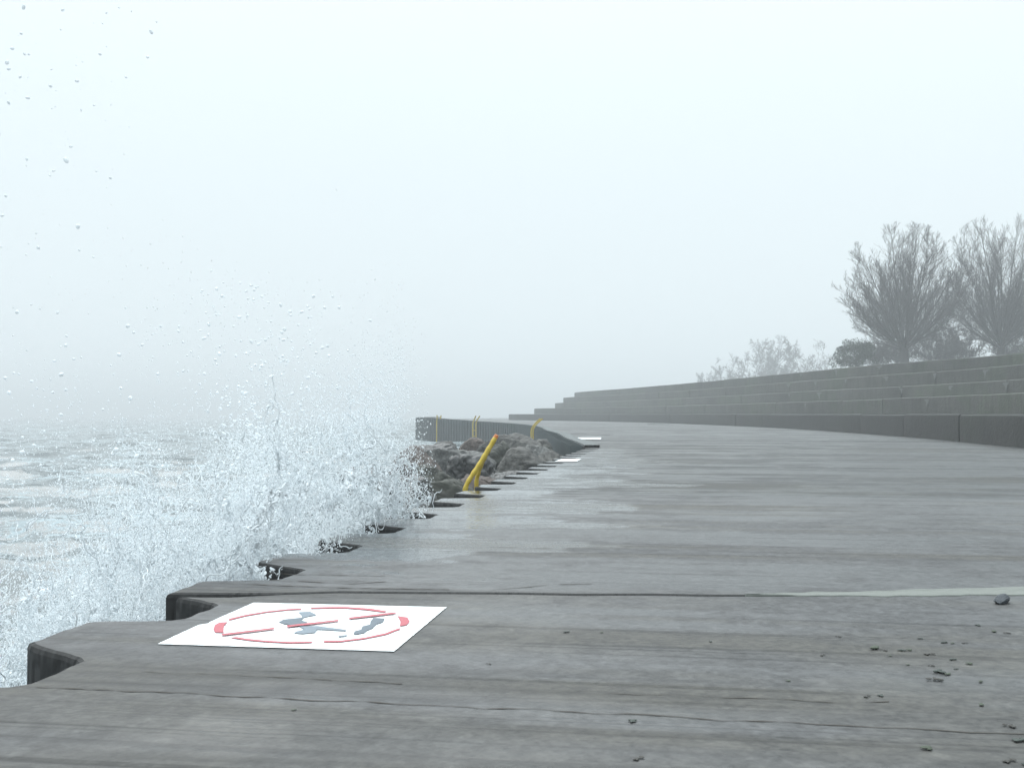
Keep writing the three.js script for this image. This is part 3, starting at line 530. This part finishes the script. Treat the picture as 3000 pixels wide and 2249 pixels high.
bareTree('bare_tree', 24.3, 0, 219, { ...mist, seed: 57, h: 12.2, rx: 5.6, twig: 0.022 }, 'thin misty tree between rounded crown and evergreen bush', 'misty trees beyond the terrace');
bareTree('bare_tree', 9.0, 0, 225, { ...mist, seed: 63, h: 9.6, rx: 4.2, trunk: 0.6, twig: 0.02 }, 'faint small tree left of the rounded misty crown', 'misty trees beyond the terrace');
bareTree('bare_tree', 4.8, 0, 225, { ...mist, seed: 65, h: 7.4, rx: 3.4, trunk: 0.5, limbs: 8, twig: 0.02 }, 'faintest, leftmost little tree on the terrace skyline', 'misty trees beyond the terrace');
for (const [x, s, h, seed, label] of [[21.8, 99, 4.6, 71, 'brushy shrub filling the gap between the two tall trees'], [24.2, 101, 3.6, 75, 'low brush at the left foot of the right hand tall tree'], [18.9, 102, 3.8, 79, 'brushy shrub behind the foot of the left tall tree'], [16.2, 97, 2.4, 83, 'low bare shrub between evergreen bush and left tall tree'], [28.6, 101, 4.4, 87, 'brush at the very right edge behind the tall tree']])
  bareTree('bare_shrub', x, 4.7, s, { ...mist, seed, h, trunk: 0.3, r: 0.09, limbs: 13, open: 1.4, rx: 2.6, twig: 0.012, kids2: 1 }, label, 'bare brush under the tall trees').userData.category = 'shrub';
{
  // evergreen bush: small leafy clumps round short stems
  reseed(611); const pos = [], nor = [], idx = []; const R = [1.75, 1.35, 1.4];
  const clumps = []; for (let i = 0; i < 46; i++) { const a = rnd() * 6.283, q = Math.sqrt(rnd()), hh = rnd(); clumps.push([Math.cos(a) * q * R[0] * (1 - 0.55 * hh), 0.25 + hh * 1.75 + rr(-0.15, 0.2), Math.sin(a) * q * R[2] * (1 - 0.55 * hh), rr(0.22, 0.42)]); }
  for (const c of clumps) for (let k = 0; k < 190; k++) { const d = new THREE.Vector3(gauss(), gauss(), gauss()).normalize().multiplyScalar(c[3] * Math.cbrt(rr(0.25, 1))), p = new THREE.Vector3(c[0], c[1], c[2]).add(d), u = new THREE.Vector3(gauss(), gauss() + 0.4, gauss()).normalize(), w = new THREE.Vector3(gauss(), gauss(), gauss()).cross(u).normalize(), b = pos.length / 3; const l = rr(0.06, 0.12), ww = rr(0.014, 0.03); for (const [i, j] of [[0, -1], [0, 1], [1, 0]]) pos.push(p.x + u.x * l * i + w.x * ww * j, p.y + u.y * l * i + w.y * ww * j, p.z + u.z * l * i + w.z * ww * j); idx.push(b, b + 1, b + 2); }
  const g = new THREE.BufferGeometry(); g.setAttribute('position', new THREE.Float32BufferAttribute(pos, 3)); g.setIndex(idx); g.computeVertexNormals();
  g.scale(1.2, 1.18, 1.2); const t = thing('evergreen_bush', 13.0, 3.75, 86); mesh('foliage', g, std(0.03, 0.045, 0.03, 0.9, { side: THREE.DoubleSide }), t);
  const st = new Branches(); for (let i = 0; i < 5; i++) st.add([new THREE.Vector3(rr(-0.2, 0.2), -0.3, rr(-0.2, 0.2)), new THREE.Vector3(rr(-0.5, 0.5), 0.7, rr(-0.5, 0.5)), new THREE.Vector3(rr(-0.8, 0.8), 1.5, rr(-0.8, 0.8))], [0.05, 0.035, 0.015], 5);
  mesh('stem', st.geo(), barkMat, t); tag(t, 'dense dark evergreen bush left of the tall bare trees', 'bush');
}

// ---------------------------------------------------------------- the wave breaking against the wall
// Filaments lie along curves where two smooth fields are both zero; the fields are drawn out along the way the water flies.
const spray = new THREE.MeshPhysicalMaterial({ color: lin(0.93, 0.955, 0.97), roughness: 0.75, transmission: 0.45, thickness: 0, ior: 1.2 });
const lobe = (x, c, w) => Math.exp(-(((x - c) / w) ** 2));
// how high dense water stands at a place (x out over the lake, s along the wall)
function crest(x, s) {
  const o = Math.max(0, -2.0 - x);                               // metres out from the wall
  const main = 1.82 * sstep(4.0, 4.9, s) * sstep(7.85, 7.65, s) * sstep(2.5, 0.4, o) * (0.86 + 0.14 * Math.sin(s * 3.1));
  const gush = 1.7 * lobe(s, 6.2, 0.6) * lobe(o, 1.1, 0.6);
  const nearP = 1.5 * lobe(s, 2.75, 0.22) * lobe(o, 0.45, 0.3);
  const low = 1.05 * sstep(2.3, 3.0, s) * sstep(5.2, 4.4, s) * sstep(2.8, 0.4, o);
  return -1.2 + Math.max(main, gush, nearP, low) + 0.28 * n3(x * 1.3, 5, s * 1.7);
}
// free of concrete: outside the edge, inside a notch, or above the deck close to the lip
function open(x, y, s, thick = false) { if (x < -2.02) return true; if (y > 0.015) return x < (s > 5 && !thick ? -1.72 : -1.88) + 0.1 * y; const q = ((s - 2.92) / PITCH % 1 + 1) % 1; return s > 4.45 && x < -1.73 && (q > 0.68 && q < 0.98); }
const fieldA = (x, y, s) => n3(x * 3.6, (y - 0.3 * x) * 2.0, s * 3.6) + 0.5 * n3(x * 9.5, y * 5.5, s * 9.5) + 0.1 * n3(x * 21, y * 15, s * 21);
const fieldB = (x, y, s) => n3(x * 4.2 + 50, (y + 0.2 * s) * 2.6, s * 4.2) + 0.5 * n3(x * 11 + 50, y * 6.5, s * 11) + 0.1 * n3(x * 23 + 50, y * 17, s * 23);
{
  const M = new THREE.Matrix4(), Q = new THREE.Quaternion(), P = new THREE.Vector3(), S = new THREE.Vector3(), UP = new THREE.Vector3(0, 1, 0), ga = new THREE.Vector3(), gb = new THREE.Vector3(), T = new THREE.Vector3();
  const e = 0.004, grad = (f, x, y, s, g) => { const v = f(x, y, s); g.set((f(x + e, y, s) - v) / e, (f(x, y + e, s) - v) / e, (f(x, y, s + e) - v) / e); return v; };
  const geo = new THREE.IcosahedronGeometry(1, 1);
  const add = (list, x, y, s, sx, sy, sz, dir) => { Q.setFromUnitVectors(UP, dir); P.set(x, y, -s); S.set(sx, sy, sz); M.compose(P, Q, S); for (let k = 0; k < 16; k++) list.push(M.elements[k]); };
  const build = (name, list, label) => { const n = list.length / 16, m = new THREE.InstancedMesh(geo, spray, n); m.instanceMatrix.array.set(list); m.name = name; m.castShadow = m.receiveShadow = true; tag(m, label, 'splash', null, 'stuff'); scene.add(m); };
  // strands: walk along the curves, one short link after another
  const snap = (p, rounds) => { for (let k = 0; k < rounds; k++) { const va = grad(fieldA, p.x, p.y, p.z, ga), vb = grad(fieldB, p.x, p.y, p.z, gb), aa = ga.dot(ga), ab = ga.dot(gb), bb = gb.dot(gb), det = aa * bb - ab * ab; if (Math.abs(det) < 1e-3) return 9; const u = (-va * bb + vb * ab) / det, w = (va * ab - vb * aa) / det; p.x += clamp(u * ga.x + w * gb.x, -0.1, 0.1); p.y += clamp(u * ga.y + w * gb.y, -0.1, 0.1); p.z += clamp(u * ga.z + w * gb.z, -0.1, 0.1); } const va = grad(fieldA, p.x, p.y, p.z, ga), vb = grad(fieldB, p.x, p.y, p.z, gb); return Math.max(Math.abs(va), Math.abs(vb)); };
  reseed(2024); const strands = []; let tries = 0; const p0 = new THREE.Vector3(), W = new THREE.Vector3(), prev = new THREE.Vector3();
  while (strands.length / 16 < 360000 && tries++ < 110000) {
    p0.set(rnd() < 0.16 ? rr(-2.1, -1.73) : -1.74 - 3.2 * Math.pow(rnd(), 1.35), 0, rnd() < 0.25 ? rr(2.45, 4.8) : rr(4.4, 7.9)); const top = crest(p0.x, p0.z); p0.y = lerp(-0.85, top, Math.pow(rnd(), 0.75));
    if (top < -0.7 || p0.y < -0.8) continue;
    if (snap(p0, 3) > 0.06) continue;
    const bold = p0.x > -2.9 && rnd() < 0.10, dist = Math.hypot(p0.x, p0.z), n = bold ? 18 + Math.floor(rnd() * 26) : 6 + Math.floor(rnd() * 17), r0 = bold ? rr(0.0016, 0.0034) * (0.35 + dist / 9) : (0.0009 + 0.0019 * Math.pow(rnd(), 2.4)) * (0.5 + dist / 9) * (p0.x > -2.05 ? 0.7 : 1), step = 0.011 + 0.004 * dist / 5; let sign = rnd() < 0.5 ? 1 : -1; prev.set(0, 0, 0);
    for (let k = 0; k < n; k++) {
      if (!open(p0.x, p0.y, p0.z) || p0.y > crest(p0.x, p0.z) + 0.25 || p0.y < -0.95) break;
      W.crossVectors(ga, gb).normalize().multiplyScalar(sign); if (k && W.dot(prev) < 0) W.negate(); prev.copy(W);
      const taper = Math.sin(Math.PI * (k + 0.7) / (n + 0.4)), bead = 1 + 0.5 * Math.max(0, n3(p0.x * 40, p0.y * 40, p0.z * 40)), r = r0 * (0.35 + 0.65 * taper) * bead;
      T.set(W.x, W.y, -W.z); if (T.y < -0.999) T.y = -0.99, T.x += 0.05, T.normalize();
      add(strands, p0.x, p0.y, p0.z, r, step * 0.75, r, T);
      p0.addScaledVector(W, step); if (snap(p0, 1) > 0.12) break;
    }
  }
  build('splash_strands', strands, 'white lacy strands of wave splash rising against the deck edge');
  // torn sheets: discs lying in one field's zero surface, where the water is still thick
  reseed(77); const sheets = []; tries = 0;
  while (sheets.length / 16 < 130000 && tries++ < 1500000) {
    let x = -1.86 - 2.7 * Math.pow(rnd(), 1.4), s = rnd() < 0.2 ? rr(3.2, 4.8) : rr(4.5, 7.85), top = crest(x, s), y = lerp(-1.0, top - 0.12, Math.pow(rnd(), 0.9));
    if (top < -0.7 || n3(x * 2.1, y * 1.4 + 9, s * 2.1) < -0.02) continue;
    for (let k = 0; k < 2; k++) { const va = grad(fieldA, x, y, s, ga), q = -va / Math.max(0.5, ga.dot(ga)); x += clamp(q * ga.x, -0.1, 0.1); y += clamp(q * ga.y, -0.1, 0.1); s += clamp(q * ga.z, -0.1, 0.1); }
    if (Math.abs(grad(fieldA, x, y, s, ga)) > 0.05 || !open(x, y, s, true) || y > crest(x, s)) continue;
    const hole = Math.abs(fieldB(x, y, s)); if (hole > 0.42) continue;
    ga.z *= -1; ga.normalize(); const r = rr(0.003, 0.0075) * (0.5 + s / 12);
    add(sheets, x, y, s, r, 0.0009, r * rr(1, 1.8), ga);
  }
  build('splash_sheets', sheets, 'torn white sheets of water inside the breaking wave');
  // fine spray round the dense water, thinning upwards, and single drops thrown high
  reseed(909); const drops = []; tries = 0;
  while (drops.length / 16 < 130000 && tries++ < 1300000) {
    const x = -1.6 - 3.9 * Math.pow(rnd(), 1.7), s = rr(2.3, 8.2), top = crest(x, s), over = -Math.log(1 - rnd() * 0.999) * 0.22, y = top - 0.5 + rnd() * 0.5 + over;
    if (top < -0.75 || y < -0.9 || !open(x + 0.06, y, s)) continue;
    if (n3(x * 1.7, y * 1.2, s * 1.7 + 3) + 0.5 * n3(x * 6, y * 4, s * 6) < -0.12 + 0.35 * Math.max(0, y - top)) continue;
    const r = (0.0010 + 0.0024 * Math.pow(rnd(), 3)) * (0.5 + s / 10); add(drops, x, y, s, r, r * rr(1, 2.2), r, T.set(gauss() * 0.5, 1, gauss() * 0.5).normalize());
  }
  build('splash_spray', drops, 'fine white spray hanging over the breaking wave');
  reseed(4711); const high = [];
  for (let k = 0; k < 3600; k++) {
    const c = rnd(); let x, s, y;
    if (c < 0.8) { y = 0.2 + Math.pow(rnd(), 1.6) * 1.25; const w = 0.28 + 0.22 * y; s = 5.9 + gauss() * w; x = -2.35 + gauss() * w * 0.7; }
    else { s = 4.2 + gauss() * 0.7; x = -2.7 + gauss() * 0.45; y = 0.4 + Math.pow(rnd(), 1.5) * 2.1; }
    if (x > -1.9) continue;
    const r = (0.0013 + 0.0085 * Math.pow(rnd(), 5.5)); add(high, x, y, s, r, r * rr(0.8, 1.7), r * rr(0.7, 1.2), T.set(gauss(), gauss(), gauss()).normalize());
  }
  build('thrown_drops', high, 'loose water drops thrown high above the splash against the sky');
}
renderer.render(scene, camera);
